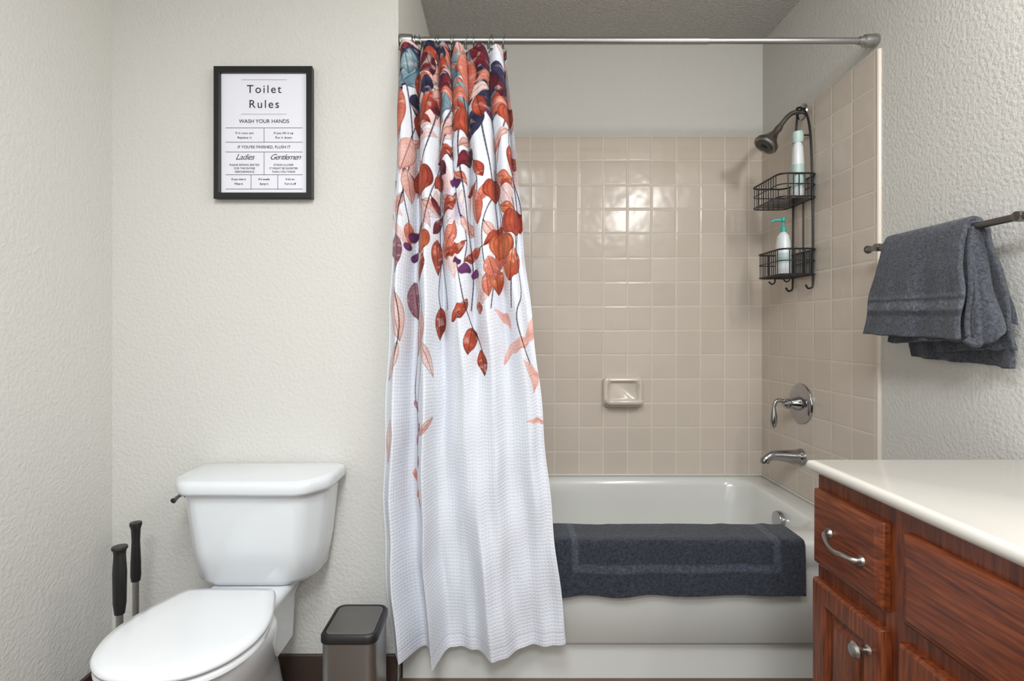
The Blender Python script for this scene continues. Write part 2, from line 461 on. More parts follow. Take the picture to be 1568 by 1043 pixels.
for i, x0 in enumerate((8, 30, 52, 74, 98, 120, 144, 168, 190, 212)):
    vine(x0, rnd.uniform(40, 90), rnd.uniform(180, 310), rnd.uniform(6, 12), WARM, rnd.uniform(26, 36), 34, ph=i*1.7, dens=.75)
for i, x0 in enumerate((20, 60, 96, 130, 168, 204)):
    stem([(x0+10*math.sin(i+k*.8), 60+k*50) for k in range(8)], 1.5, lin(40, 30, 52))
# dense top band
for k in range(170):
    y = rnd.uniform(-10, 100)*(1 if rnd.random() < .85 else 1.3); c = rnd.choice([RUST, CORAL, NAVY, TEAL, BURG, PINK, TEAL, RUST, NAVY, BURG, TEAL, NAVY, PALE])
    L = rnd.uniform(28, 54)
    leaf(rnd.uniform(-4, 224), y, L, L*rnd.uniform(.34, .48), rnd.gauss(0, 40), *c, alpha=1)
for x, y, L, W, a, c in [
    (138, 44, 92, 34, 5, CORAL), (12, 120, 92, 20, -4, CORAL), (24, 178, 56, 24, -10, PINK), (132, 175, 44, 22, -40, BURG),
    (11, 325, 66, 24, 6, MAUV), (44, 400, 62, 22, 5, MAUV), (57, 448, 76, 22, -8, PINK), (16, 420, 84, 26, 10, PALE),
    (12, 492, 64, 16, -16, PALE), (9, 610, 74, 16, -6, PALE), (75, 486, 62, 14, 22, PALE), (72, 588, 46, 12, -50, PINK),
    (94, 432, 52, 17, 2, RUST), (135, 458, 44, 17, -8, RUST), (150, 492, 40, 13, 6, RUST), (122, 412, 40, 16, -30, RUST),
    (150, 408, 20, 12, 0, ORNG), (176, 368, 46, 20, 4, ORNG), (200, 345, 52, 27, -6, ORNG), (186, 330, 50, 24, -20, CORAL),
    (170, 350, 40, 20, 14, CORAL), (88, 330, 56, 20, 4, RUST), (110, 300, 52, 17, -12, CORAL), (150, 250, 60, 20, 6, CORAL),
    (30, 225, 50, 18, 10, PINK), (60, 350, 44, 16, -16, RUST), (206, 180, 50, 15, 8, RUST),
    (40, 60, 56, 22, 0, RUST), (82, 90, 60, 20, 4, RUST)]:
    leaf(x, y, L, W, a, *c)
for x, y, L, W, a, cv in [(206, 455, 62, 13, -28, .7), (196, 478, 56, 11, -38, -.6), (208, 520, 56, 11, 8, .6), (212, 592, 24, 8, 70, .5), (180, 430, 40, 10, 30, .5)]:
    leaf(x, y, L, W, a, *PINK, vein=False, curve=cv)
for x, y, r, c in [(55, 215, 20, RUST), (175, 227, 16, RUST), (206, 280, 18, RUST), (185, 314, 19, ORNG), (60, 308, 15, ORNG),
                   (127, 120, 16, RUST), (206, 108, 16, RUST), (180, 55, 14, BURG), (88, 215, 11, RUST)]:
    stem([(x-2, y-r*2.2), (x+1, y-r)], 1.4)
    blob(x, y, r, r*1.12, *c)
for x, y, r in [(38, 300, 8), (42, 332, 7), (129, 348, 8), (144, 356, 7), (114, 215, 8), (120, 336, 5), (30, 316, 6), (168, 105, 6), (52, 322, 5)]:
    blob(x, y, r, r, lin(110, 54, 106), lin(50, 24, 58), ribs=False)
for st in ([(44, 400), (50, 470), (46, 540), (56, 600), (54, 690)], [(60, 440), (64, 500), (52, 560), (56, 640)], [(120, 340), (128, 400), (140, 440), (150, 475)],
           [(98, 330), (90, 380), (94, 410)], [(206, 300), (210, 380), (200, 430), (212, 500)], [(16, 380), (22, 440), (12, 520)]):
    stem(st, 1.3)
for x, y in [(50, 560), (58, 590), (54, 610), (60, 640), (50, 665), (56, 690), (61, 700)]:
    leaf(x, y, 20, 8, rnd.uniform(-30, 30), *(MAUV if y < 650 else CORAL), vein=False)

def ip(x, xs, ys):
    xs = np.array(xs); ys = np.array(ys)
    i = np.clip(np.searchsorted(xs, x, side='right')-1, 0, len(xs)-2)
    f = np.clip((x-xs[i])/(xs[i+1]-xs[i]), 0, 1); f = f*f*(3-2*f)
    return ys[i]*(1-f)+ys[i+1]*f
t = np.linspace(0, 1, NV)[:, None]
Xl = np.interp(t, [0, .25, .4, .6, .75, .85, 1], [-.329, -.340, -.350, -.362, -.368, -.362, -.336])
Xr = np.interp(t, [0, .25, .36, .57, .73, .84, 1], [.010, .050, .068, .112, .138, .158, .192])
def sheet(s):
    topph = 2*np.pi*6.5*(s+.03*np.sin(2*np.pi*2*s+.6)+.012*np.sin(2*np.pi*5*s))
    botY = ip(s, [0, .05, .17, .25, .34, .47, .58, .78, 1.0], [1.612, 1.560, 1.644, 1.526, 1.646, 1.636, 1.562, 1.614, 1.582])
    midY = ip(s, [0, .07, .17, .28, .38, .49, .60, .70, .80, .90, 1.0], [1.64, 1.575, 1.652, 1.550, 1.652, 1.578, 1.648, 1.580, 1.642, 1.585, 1.625])
    wt = np.exp(-(t/.32)**1.6); wm = (1-wt)*np.clip(1-(t-.40)/.50, 0, 1); wb = 1-wt-wm
    Ytop = RY-.020-.08*t+.032*np.sin(topph)
    Y = wt*Ytop+wm*midY+wb*botY
    Y = Y+(.003*np.sin(s*60+t*9)+.0028*np.sin(s*31-t*23)+.0018*np.sin(t*55+s*14))*(.3+t)
    dYs = np.gradient(wm*midY+wb*botY, axis=1)*s.shape[1]
    dX = .012*np.cos(topph)*wt-.006*np.tanh(dYs*.8)*(1-wt)
    dX = dX*np.clip(np.minimum(s, 1-s)/.04, 0, 1)
    X = Xl+(Xr-Xl)*s+dX+.002*np.sin(t*40+s*9)
    zb = .130+.045*np.clip((s-.6)/.4, 0, 1)
    ztop = 2.022-.010*np.cos(2*topph)*.6-.02*s
    return X, Y, ztop+(zb-ztop)*t
NF = 900
sf = np.linspace(0, 1, NF)[None, :]
Xf, Yf, Zf = sheet(sf)
# re-parametrise by cloth length so the print is not stretched over the folds
X = np.zeros((NV, NU)); Y = np.zeros((NV, NU)); Z = np.zeros((NV, NU))
un = np.linspace(0, 1, NU)
for r in range(NV):
    a = np.concatenate([[0], np.cumsum(np.hypot(np.diff(Xf[r]), np.diff(Yf[r])))]); an = a/a[-1]
    an = .75*an+.25*sf[0]
    X[r] = np.interp(un, an, Xf[r]); Y[r] = np.interp(un, an, Yf[r]); Z[r] = np.interp(un, an, Zf[r])
U = np.broadcast_to(un[None, :]*.74, (NV, NU)); W = np.broadcast_to(t*1.9, (NV, NU))
V = np.stack([X, Y, Z], 2)
hem = (np.abs(t-.978) < .0012)
img[np.broadcast_to(hem, (NV, NU))] *= .86
grid_obj('curtain_cloth', V, M_curtain, curt, img, np.stack([U, W], 2))
paths = []
for i in range(12):
    sx = (i+.35)/12; ii = int(sx*NU); x = float(X[0, ii]); z = float(Z[0, ii]); tilt = rnd.uniform(-.006, .006)
    ring = [(x+tilt*math.cos(a), RY+.019*math.sin(a), RZ-.004+.021*math.cos(a)) for a in np.linspace(0, 2*math.pi, 20, endpoint=False)]
    paths.append((ring, .0016, True))
    paths.append((smooth_path([(x, RY-.002, RZ-.024), (x+.003, RY-.008, RZ-.034), (x, float(Y[0, ii])-.004, z-.010), (x-.003, float(Y[0, ii])+.004, z-.014)], 4), .0014, False))
multi_sweep('curtain_rings', paths, M_chrome, curt)

# ------------------------------------------------------------------ toilet
toi = empty('toilet'); TX = -.718
def plan(w, yf, yb, cx, cy, z, r=.03):
    return fillet([(TX-w, yb), (TX-w, yf+cy), (TX-w+cx, yf), (TX+w-cx, yf), (TX+w, yf+cy), (TX+w, yb)], r, z, 6)
loft('tank', [plan(.125, 1.51, 1.62, .04, .04, .392), plan(.160, 1.490, 1.64, .05, .05, .396), plan(.178, 1.480, 1.648, .05, .06, .412),
              plan(.192, 1.470, 1.655, .05, .065, .50), plan(.203, 1.462, 1.657, .05, .07, .60), plan(.209, 1.458, 1.658, .05, .07, .668)], M_porc, toi, angle=60)
loft('tank_lid', [plan(.206, 1.455, 1.655, .05, .07, .660), plan(.223, 1.440, 1.664, .055, .075, .664), plan(.226, 1.437, 1.666, .055, .075, .672),
                  plan(.226, 1.437, 1.666, .055, .075, .690), plan(.222, 1.441, 1.663, .055, .075, .699), plan(.208, 1.455, 1.652, .05, .07, .7025)], M_porc, toi, angle=60)
sweep('flush_lever', smooth_path([(TX-.200, 1.545, .640), (TX-.216, 1.54, .640), (TX-.219, 1.52, .639), (TX-.218, 1.495, .634)], 5), [.006, .006, .005, .008], M_chrome, toi)
lathe('lever_boss', [(0, -.008), (.013, -.008), (.015, 0)], M_chrome, toi, (TX-.204, 1.545, .640), 'X')
def egg(hw, yf, yb, z, n=56, e=.72, cy=None):
    yc = (yf+yb)/2+.03 if cy is None else cy; P = []
    for k in range(n):
        a = 2*math.pi*k/n; sx, c = math.sin(a), math.cos(a)
        if c > 0:
            x = hw*math.copysign(abs(sx)**e, sx); y = yc+(yb-yc)*abs(c)**e
        else:
            x = hw*math.copysign(abs(sx)**.92, sx); y = yc-(yc-yf)*abs(c)**.96
        P.append((TX+x, y, z))
    return P
def seatloop(hw, yf, yb, wb, z):
    L = yb-yf
    half = [(wb*.80, yb), (wb, yb-.010), (wb+(hw-wb)*.50, yb-.20*L), (wb+(hw-wb)*.86, yb-.36*L), (hw, yb-.52*L), (hw*.955, yb-.68*L), (hw*.79, yb-.84*L), (hw*.47, yb-.96*L)]
    pts = [(0, yb)]+half+[(0, yf)]+[(-x, y) for x, y in reversed(half)]
    return [(TX+p.x, p.y, z) for p in smooth_path([(x, y, 0) for x, y in pts], 5, closed=True)]
loft('bowl', [egg(.105, 1.16, 1.60, 0), egg(.102, 1.165, 1.60, .03), egg(.092, 1.18, 1.58, .10), egg(.098, 1.16, 1.54, .18),
              egg(.120, 1.12, 1.47, .25), egg(.146, 1.075, 1.42, .32), egg(.158, 1.052, 1.40, .365), egg(.160, 1.048, 1.39, .388), egg(.154, 1.056, 1.385, .398)], M_porc, toi, angle=70)
loft('bowl_deck', [rrect(TX-.085, TX+.085, 1.34, 1.62, .04, .20), rrect(TX-.088, TX+.088, 1.34, 1.63, .04, .32),
                   rrect(TX-.105, TX+.105, 1.33, 1.635, .04, .365), rrect(TX-.112, TX+.112, 1.335, 1.63, .04, .380), rrect(TX-.105, TX+.105, 1.335, 1.63, .04, .392)], M_porc, toi, angle=60)
loft('seat', [seatloop(.160, 1.045, 1.375, .105, .399), seatloop(.169, 1.034, 1.380, .112, .404), seatloop(.169, 1.034, 1.380, .112, .412), seatloop(.164, 1.040, 1.377, .108, .418)], M_seat, toi, angle=60)
loft('seat_lid', [seatloop(.164, 1.038, 1.385, .112, .4205), seatloop(.171, 1.030, 1.391, .119, .424), seatloop(.172, 1.029, 1.392, .120, .430), seatloop(.167, 1.035, 1.388, .115, .4375),
                  seatloop(.145, 1.06, 1.368, .100, .4412), seatloop(.09, 1.13, 1.31, .06, .4425)], M_seat, toi, angle=70)
for sx in (-.07, .07):
    sweep('hinge', [(TX+sx-.02, 1.396, .412), (TX+sx+.02, 1.396, .412)], .010, M_seat, toi)
for sx in (-.1, .1):
    lathe('bolt_cap', [(.012, 0), (.012, .012), (.006, .02), (0, .021)], M_seat, toi, (TX+sx*1.3, 1.36, .0), 'Z', 16)

# ------------------------------------------------------------------ toilet brush & plunger
pl = empty('toilet_plunger'); px, py = -1.060, 1.52
lathe('cup', [(.001, .11), (.025, .11), (.035, .09), (.060, .045), (.066, .012), (.060, .0), (.052, .0), (.03, .07), (.001, .08)], M_black, pl, (px, py, 0.001))
sweep('shaft', [(px, py, .10), (px, py, .41)], .0085, M_steel, pl)
lathe('grip', [(.0, .395), (.0115, .395), (.0135, .41), (.013, .45), (.0105, .51), (.012, .545), (.016, .558), (.015, .564), (0, .566)], M_black, pl, (px, py, 0), n=24)
br = empty('toilet_brush'); px, py = -1.012, 1.39
lathe('holder', [(.0, 0), (.050, 0), (.052, .005), (.052, .20), (.048, .205), (.014, .21), (0, .21)], M_steel, br, (px, py, 0.001))
sweep('shaft', [(px, py, .205), (px, py, .40)], .0085, M_steel, br)
lathe('grip', [(.0, .37), (.012, .37), (.0155, .40), (.0165, .48), (.014, .525), (.015, .536), (.019, .543), (.018, .548), (0, .549)], M_black, br, (px, py, 0), n=24)

# ------------------------------------------------------------------ trash can
tc = empty('trash_can')
cx0, cx1, cy0, cy1 = -.487, -.334, 1.385, 1.552
loft('body', [rrect(cx0+.006, cx1-.006, cy0+.006, cy1-.006, .025, .002), rrect(cx0+.004, cx1-.004, cy0+.004, cy1-.004, .025, .02),
              rrect(cx0+.004, cx1-.004, cy0+.004, cy1-.004, .025, .293)], M_steel, tc, angle=50)
loft('rim', [rrect(cx0, cx1, cy0, cy1, .027, .290), rrect(cx0, cx1, cy0, cy1, .027, .306), rrect(cx0+.004, cx1-.004, cy0+.004, cy1-.004, .025, .312),
             rrect(cx0+.010, cx1-.010, cy0+.010, cy1-.010, .020, .312), rrect(cx0+.011, cx1-.011, cy0+.011, cy1-.011, .020, .308)], M_black, tc, angle=40)
loft('lid_panel', [rrect(cx0+.012, cx1-.012, cy0+.012, cy1-.012, .019, .305), rrect(cx0+.012, cx1-.012, cy0+.012, cy1-.012, .019, .3115),
                   rrect(cx0+.014, cx1-.014, cy0+.014, cy1-.014, .018, .3125)], M_lidgray, tc, angle=40)
loft('base', [rrect(cx0+.003, cx1-.003, cy0+.003, cy1-.003, .026, .0), rrect(cx0+.003, cx1-.003, cy0+.003, cy1-.003, .026, .022)], M_black, tc)

# ------------------------------------------------------------------ framed poster
fr = empty('framed_poster')
fx0, fx1, fz0, fz1 = -.906, -.597, 1.531, 1.946; fy = 1.646
def fl(i, y): return [(fx0+i, y, fz0+i), (fx1-i, y, fz0+i), (fx1-i, y, fz1-i), (fx0+i, y, fz1-i)]
loft('frame', [fl(.002, YW-.001), fl(0, fy+.002), fl(.002, fy), fl(.017, fy), fl(.019, fy+.002), fl(.0195, fy+.012)], M_frame, fr, cap0=True, cap1=False, angle=30)
obj('print_sheet', fl(.018, fy+.011), [(0, 1, 2, 3)], M_paper, fr, smooth=False)
cxp = (fx0+fx1)/2; K = 1/488.0
def ptxt(body, px, py, size, sx=1.0, shear=0, thick=0):
    c = bpy.data.curves.new('poster_text', 'FONT'); c.body = body; c.size = size; c.align_x = 'CENTER'; c.align_y = 'CENTER'
    c.space_character = sx; c.shear = shear; c.offset = thick
    c.materials.append(M_ink); o = bpy.data.objects.new('poster_text', c); scene.collection.objects.link(o)
    o.rotation_euler = (math.pi/2, 0, 0); o.location = (cxp+px*K, fy+.010, fz1-(py)*K); o.parent = fr
def pl_line(x0, x1, y0, y1, w=.0006):
    X0, X1 = cxp+x0*K, cxp+x1*K; Z0, Z1 = fz1-y0*K, fz1-y1*K; yy = fy+.0102
    if abs(y0-y1) < .01: vs = [(X0, yy, Z0-w), (X1, yy, Z0-w), (X1, yy, Z0+w), (X0, yy, Z0+w)]
    else: vs = [(X0-w, yy, Z0), (X0+w, yy, Z0), (X0+w, yy, Z1), (X0-w, yy, Z1)]
    obj('rule', vs, [(0, 1, 2, 3)], M_ink, fr, smooth=False)
ptxt('Toilet', 0, 34, .036, 1.25); ptxt('Rules', 0, 57, .036, 1.25)
for yy in (19, 72):
    for k in range(-17, 18): pl_line(k*2-.5, k*2+.5, yy, yy, .0007)
ptxt('WASH YOUR HANDS', 0, 83, .0165)
for yy in (93, 115, 130, 165, 187): pl_line(-59, 59, yy, yy)
pl_line(0, 0, 93, 115); pl_line(0, 0, 130, 165); pl_line(-20, -20, 165, 187); pl_line(21, 21, 165, 187)
ptxt('If it runs out', -30, 101, .0095, 1.15, thick=.0001); ptxt('Replace it', -30, 108, .0095, 1.15, thick=.0001)
ptxt('If you lift it up', 30, 101, .0095, 1.1, thick=.0001); ptxt('Put it down', 30, 108, .0095, 1.15, thick=.0001)
ptxt("IF YOU'RE FINISHED, FLUSH IT", 0, 122.5, .0125)
ptxt('Ladies', -30, 138, .026, .9, .5, -.0002); ptxt('Gentlemen', 32, 138, .025, .85, .5, -.0002)
for k, (a, b_) in enumerate([('PLEASE REMAIN SEATED', 'STAND CLOSER'), ('FOR THE ENTIRE', 'IT MIGHT BE SHORTER'), ('PERFORMANCE', 'THAN YOU THINK')]):
    ptxt(a, -30, 150+k*5.3, .0088); ptxt(b_, 30, 150+k*5.3, .0088)
for x, a, b_ in [(-39, 'If you miss it', 'Wipe it'), (0, 'If it smells', 'Spray it'), (40, "If it's on", 'Turn it off')]:
    ptxt(a, x, 172, .0088, thick=.0001); ptxt(b_, x, 179, .0088, thick=.0001)

# ------------------------------------------------------------------ soap dish
sd = empty('soap_dish')
yb = YB-.008
def sl(x0, x1, z0, z1, r, y): return [(p[0], y, p[1]) for p in rrect(x0, x1, z0, z1, r, 0, 6)]
loft('dish', [sl(.458, .640, .767, .905, .022, yb), sl(.458, .640, .767, .905, .022, yb-.018), sl(.463, .635, .772, .900, .02, yb-.026), sl(.475, .623, .784, .888, .018, yb-.028),
              sl(.482, .616, .792, .882, .02, yb-.018), sl(.488, .610, .800, .876, .02, yb-.006)], M_dish, sd, angle=60)
loft('tray_lip', [rrect(.470, .628, yb-.062, yb-.004, .022, .782), rrect(.463, .635, yb-.070, yb-.004, .025, .790), rrect(.463, .635, yb-.070, yb-.004, .025, .800),
                  rrect(.468, .630, yb-.064, yb-.004, .022, .804), rrect(.476, .622, yb-.056, yb-.004, .02, .794)], M_dish, sd, angle=60)

# ------------------------------------------------------------------ shower head
SY = 2.09; WX = XR-.008
sh = empty('shower_head')
lathe('flange', [(0, -.012), (.016, -.012), (.030, -.006), (.032, 0)], M_chrome, sh, (WX, SY, 1.985), 'X')
arm = smooth_path([(WX, SY, 1.985), (1.155, SY, 1.982), (1.13, SY, 1.965), (1.105, SY, 1.935), (1.085, SY, 1.910)], 6)
sweep('arm', arm, .0095, M_pewter, sh)
M_nozz = mat('shower_face', (0.05, 0.05, 0.052), 0.5)
hd = lathe('head', [(.0, .03), (.012, .03), (.015, .015), (.013, .0), (.017, -.012), (.028, -.035), (.046, -.055), (.048, -.066), (.045, -.072), (.038, -.073), (.036, -.070), (0, -.070)], M_pewter, sh, (0, 0, 0), n=36)
hd.location = (1.083, SY, 1.905); hd.rotation_euler = (0, math.radians(38), 0)
nz = lathe('nozzle_face', [(0, 0), (.012, 0), (.014, -.003), (.031, -.003), (.033, 0)], M_nozz, sh, (0, 0, 0))
nz.rotation_euler = (0, math.radians(38), 0); nz.location = Vector((1.083, SY, 1.905))+Matrix.Rotation(math.radians(38), 3, 'Y') @ Vector((0, 0, -.071))

# ------------------------------------------------------------------ shower caddy
cd = empty('shower_caddy'); P = []
def basket(x0, x1, y0, y1, z0, z1):
    r = .0026
    rect = lambda z, i=0: [tuple(p) for p in rrect(x0+i, x1-i, y0+i, y1-i, .03, z, 4)]
    P.append((rect(z1), .0034, True)); P.append((rect(z0), r, True)); P.append((rect((z0+z1)/2+.004), r*.8, True))
    n = 9
    for k in range(n+1):
        y = y0+.03+(y1-y0-.06)*k/n
        P.append(([(x0, y, z1), (x0, y, z0), (x1, y, z0), (x1, y, z1)], r*.8, False))
    for k in range(5):
        x = x0+.03+(x1-x0-.06)*k/4
        P.append(([(x, y0, z1), (x, y0, z0)], r*.8, False)); P.append(([(x, y1, z1), (x, y1, z0)], r*.8, False))
basket(1.040, 1.184, 1.975, 2.205, 1.622, 1.708)
basket(1.046, 1.184, 1.975, 2.170, 1.330, 1.425)
WZ = 1.184
P.append((smooth_path([(WZ, 2.010, 1.30), (WZ, 2.012, 1.6), (WZ, 2.025, 1.86), (WZ-.002, 2.055, 1.97), (WZ-.015, 2.09, 2.000), (WZ-.002, 2.115, 1.97), (WZ, 2.135, 1.86), (WZ, 2.145, 1.7), (WZ, 2.15, 1.31)], 6), .0042, False))
P.append(([(WZ, 2.075, 1.33), (WZ, 2.075, 1.62)], .003, False))
P.append((smooth_path([(WZ, 2.028, 1.87), (WZ-.01, 2.08, 1.885), (WZ, 2.133, 1.87)], 5), .003, False))
for y in (2.01, 2.15):
    P.append((smooth_path([(WZ, y, 1.31), (WZ-.002, y, 1.285), (WZ-.018, y, 1.278), (WZ-.028, y, 1.292)], 4), .0038, False))
for y in (2.02, 2.13):
    P.append((smooth_path([(1.10, y, 1.33), (1.10, y, 1.312), (1.088, y, 1.304), (1.076, y, 1.314)], 4), .003, False))
multi_sweep('wire_frame', P, M_wire, cd)

def bottle(name, x, y, z, prof, mats, ry=.6, rot=(0, 0, 0)):
    e = empty(name)
    for i, (nm, pr, m) in enumerate(prof):
        lathe(nm, pr, m, e, (0, 0, 0), 'Z', 28, ry if nm != 'cap' else .8)
    e.location = (x, y, z); e.rotation_euler = rot
    return e
bottle('shampoo_bottle', 1.132, 2.02, 1.629, [('body', [(0, 0), (.032, 0), (.036, .01), (.038, .07), (.036, .13), (.031, .185), (.020, .205), (0, .205)], M_bwhite),
                                           ('label', [(.0368, .03), (.0388, .07), (.0368, .12)], M_palegreen),
                                           ('cap', [(.0, .203), (.023, .203), (.025, .225), (.022, .243), (0, .246)], M_palegreen)], None, .6, (0, math.radians(-7), math.radians(60)))
lb = bottle('pump_soap_bottle', 1.110, 2.085, 1.335, [('body', [(0, 0), (.038, 0), (.043, .008), (.044, .05), (.042, .12), (.034, .155), (.017, .170), (0, .171)], M_bwhite),
                                                     ('label', [(.0442, .045), (.0448, .06), (.0440, .085)], M_palegreen),
                                                     ('collar', [(0, .168), (.017, .168), (.017, .188), (.012, .193), (0, .194)], M_teal),
                                                     ('stem', [(0, .19), (.005, .19), (.005, .22), (0, .22)], M_teal),
                                                     ('pump_top', [(0, .213), (.012, .213), (.014, .221), (.011, .229), (0, .230)], M_teal)], None, .62, (0, 0, math.radians(75)))
sweep('nozzle', [(0, 0, .221), (0.0, .032, .221), (0, .043, .214)], .005, M_teal, lb)

# ------------------------------------------------------------------ valve & spout
vt = empty('shower_valve'); vo = (WX, 2.10, .826)
lathe('escutcheon', [(0, -.012), (.03, -.014), (.066, -.012), (.078, -.007), (.080, -.003), (.080, 0)], M_chrome, vt, vo, 'X', 48)
lathe('hub', [(.030, -.01), (.026, -.03), (.020, -.040), (.018, -.05), (.021, -.056), (.020, -.066), (.012, -.074), (0, -.076)], M_chrome, vt, vo, 'X', 32)
sweep('lever', smooth_path([(WX-.06, 2.10, .828), (WX-.085, 2.098, .838), (WX-.106, 2.096, .834), (WX-.114, 2.095, .812)], 5), [.008, .009, .008, .007], M_chrome, vt)
lathe('drop_handle', [(0, .012), (.006, .010), (.008, -.005), (.012, -.03), (.014, -.052), (.009, -.072), (0, -.082)], M_chrome, vt, (WX-.114, 2.095, .808), 'Z', 20)
sp = empty('tub_spout')
lathe('flange', [(0, -.02), (.030, -.018), (.034, -.006), (.034, 0)], M_chrome, sp, (WX, 2.10, .612), 'X')
sweep('spout', smooth_path([(WX, 2.10, .612), (WX-.04, 2.10, .614), (WX-.09, 2.10, .618), (WX-.125, 2.10, .616), (WX-.145, 2.10, .602), (WX-.148, 2.10, .588)], 6), [.030, .027, .021, .018, .018, .017], M_chrome, sp, n=24)

# ------------------------------------------------------------------ towel on tub
def noise1(n, k, amp, rs):
    r = np.random.RandomState(rs); xs = np.linspace(0, 1, k); return ip(np.linspace(0, 1, n), xs, r.uniform(-amp, amp, k))
bt = empty('bath_towel')
prof = smooth_path([(0, 1.644, .286), (0, 1.6435, .34), (0, 1.644, .42), (0, 1.647, .452), (0, 1.662, .4615), (0, 1.70, .4625), (0, 1.765, .4635), (0, 1.788, .460), (0, 1.808, .436), (0, 1.814, .38), (0, 1.818, .30)], 14)
nP, nX = len(prof), 240
PY = np.array([p.y for p in prof]); PZ = np.array([p.z for p in prof]); u = np.linspace(0, 1, nX)
arcp = np.concatenate([[0], np.cumsum(np.hypot(np.diff(PY), np.diff(PZ)))])
TX0, TX1 = .150, .945; WT = TX1-TX0
xx = TX0+WT*u
Vt = np.zeros((nP, nX, 3)); ft = np.clip(1-arcp/.17, 0, 1)[:, None]
Vt[..., 0] = xx[None, :]+.006*ft*np.sin(u*9)[None, :]
Vt[..., 1] = PY[:, None]-ft*(.003+.003*np.sin(u*23+1))[None, :]+noise1(nX, 40, .0008, 2)[None, :]
Vt[..., 2] = PZ[:, None]+ft*(noise1(nX, 9, .006, 5)+.004*u)[None, :]+(1-ft)*noise1(nX, 24, .002, 8)[None, :]
jit = np.random.RandomState(9).normal(0, .0006, (nP, nX)); Vt[..., 1] -= np.abs(jit)
tcol = np.ones((nP, nX, 3))*np.array(lin(50, 54, 64))
Ub = (xx-TX0)[None, :]+0*arcp[:, None]; Ab = arcp[:, None]+0*xx[None, :]
b1 = (np.abs(Ab-.085) < .011) & (Ub > .070) & (Ub < WT-.085)
b2 = ((np.abs(Ub-.075) < .011) | (np.abs(Ub-(WT-.09)) < .011)) & (Ab > .075)
bm_ = (b1 | b2); tcol[bm_] = lin(70, 75, 87)
to = grid_obj('towel_cloth', Vt, M_terry, bt, tcol)
md = to.modifiers.new('thick', 'SOLIDIFY'); md.thickness = .009; md.offset = -1

# ------------------------------------------------------------------ towel bar + hand towel
tb = empty('towel_bar'); BX, BZ = 1.130, 1.368
sweep('bar', [(BX, 1.62, BZ), (BX, 1.125, BZ)], .0085, M_pewter, tb, n=20)
for y in (1.585, 1.150):
    lathe('post', [(0, -.012), (.011, -.010), (.012, 0), (.010, .02), (.011, .045), (.020, .058), (.026, .064), (.026, .070)], M_pewter, tb, (BX, y, BZ), 'X', 28)
for y, sgn in ((1.62, 1), (1.125, -1)):
    lathe('finial', [(.0085, 0), (.012, sgn*.004), (.013, sgn*.010), (.009, sgn*.016), (0, sgn*.018)], M_pewter, tb, (BX, y, BZ), 'Y', 20)

ht = empty('hand_towel'); HC = lin(72, 75, 83)
def towel(name, path, ylo, yhi, rs, band=None, amp=.006, slant=0, thick=.010):
    pp = smooth_path([(x, 0, z) for x, z in path], 12); n = len(pp); m_ = 110
    lo = ip(np.linspace(0, 1, n), np.linspace(0, 1, len(ylo)), ylo); hi = ip(np.linspace(0, 1, n), np.linspace(0, 1, len(yhi)), yhi)
    w = np.linspace(0, 1, m_)
    X = np.array([p.x for p in pp])[:, None]; Z = np.array([p.z for p in pp])[:, None]
    dist = np.abs(np.array([p.z for p in pp])-BZ)[:, None]/.28
    V = np.zeros((n, m_, 3))
    rip = np.sin(w*11+rs)*.5+np.sin(w*23+rs*2)*.3+np.sin(w*5+rs*3)*.6
    V[..., 0] = X-amp*dist*rip[None, :]*1.2+noise1(m_, 30, .0008, rs)[None, :]
    V[..., 1] = lo[:, None]+(hi-lo)[:, None]*w[None, :]+.004*np.sin(Z*40+w*3)
    V[..., 2] = Z+slant*w[None, :]*dist+noise1(m_, 12, .003, rs+1)[None, :]*dist
    V[..., 0] = np.minimum(V[..., 0], 1.186)
    col = np.ones((n, m_, 3))*np.array(HC)
    if band:
        arcs = np.concatenate([[0], np.cumsum(np.hypot(np.diff(X[:, 0]), np.diff(Z[:, 0])))])
        for a0, a1, c in band: col[(arcs > a0) & (arcs < a1)] = c
    o = grid_obj(name, V, M_terry2, ht, col)
    md = o.modifiers.new('thick', 'SOLIDIFY'); md.thickness = thick; md.offset = 0
    return o
bc = lin(88, 91, 99); bd = lin(50, 53, 60)
towel('front_fold', [(1.074, 1.098), (1.084, 1.18), (1.097, 1.28), (1.108, 1.345), (1.118, 1.378), (1.130, 1.388), (1.143, 1.380), (1.152, 1.35), (1.162, 1.25), (1.168, 1.15), (1.172, 1.032)],
      [1.230, 1.238, 1.255, 1.265, 1.27, 1.268, 1.262, 1.25, 1.222, 1.207, 1.200], [1.560, 1.556, 1.545, 1.535, 1.53, 1.53, 1.53, 1.53, 1.53, 1.52, 1.50], 1,
      [(.055, .060, bd), (.060, .066, bc), (.066, .070, bd), (.074, .094, bc), (.098, .102, bd), (.102, .108, bc)], .011, .010, .012)
towel('inner_fold', [(1.098, 1.095), (1.104, 1.18), (1.112, 1.28), (1.118, 1.34), (1.1245, 1.3745), (1.130, 1.379), (1.137, 1.374), (1.143, 1.34), (1.146, 1.25), (1.150, 1.15), (1.152, 1.075)],
      [1.225, 1.23, 1.245, 1.262, 1.268, 1.266, 1.26, 1.24, 1.215, 1.195, 1.19], [1.50, 1.50, 1.50, 1.51, 1.51, 1.51, 1.51, 1.50, 1.46, 1.42, 1.40], 4, None, .007, -.012, .009)
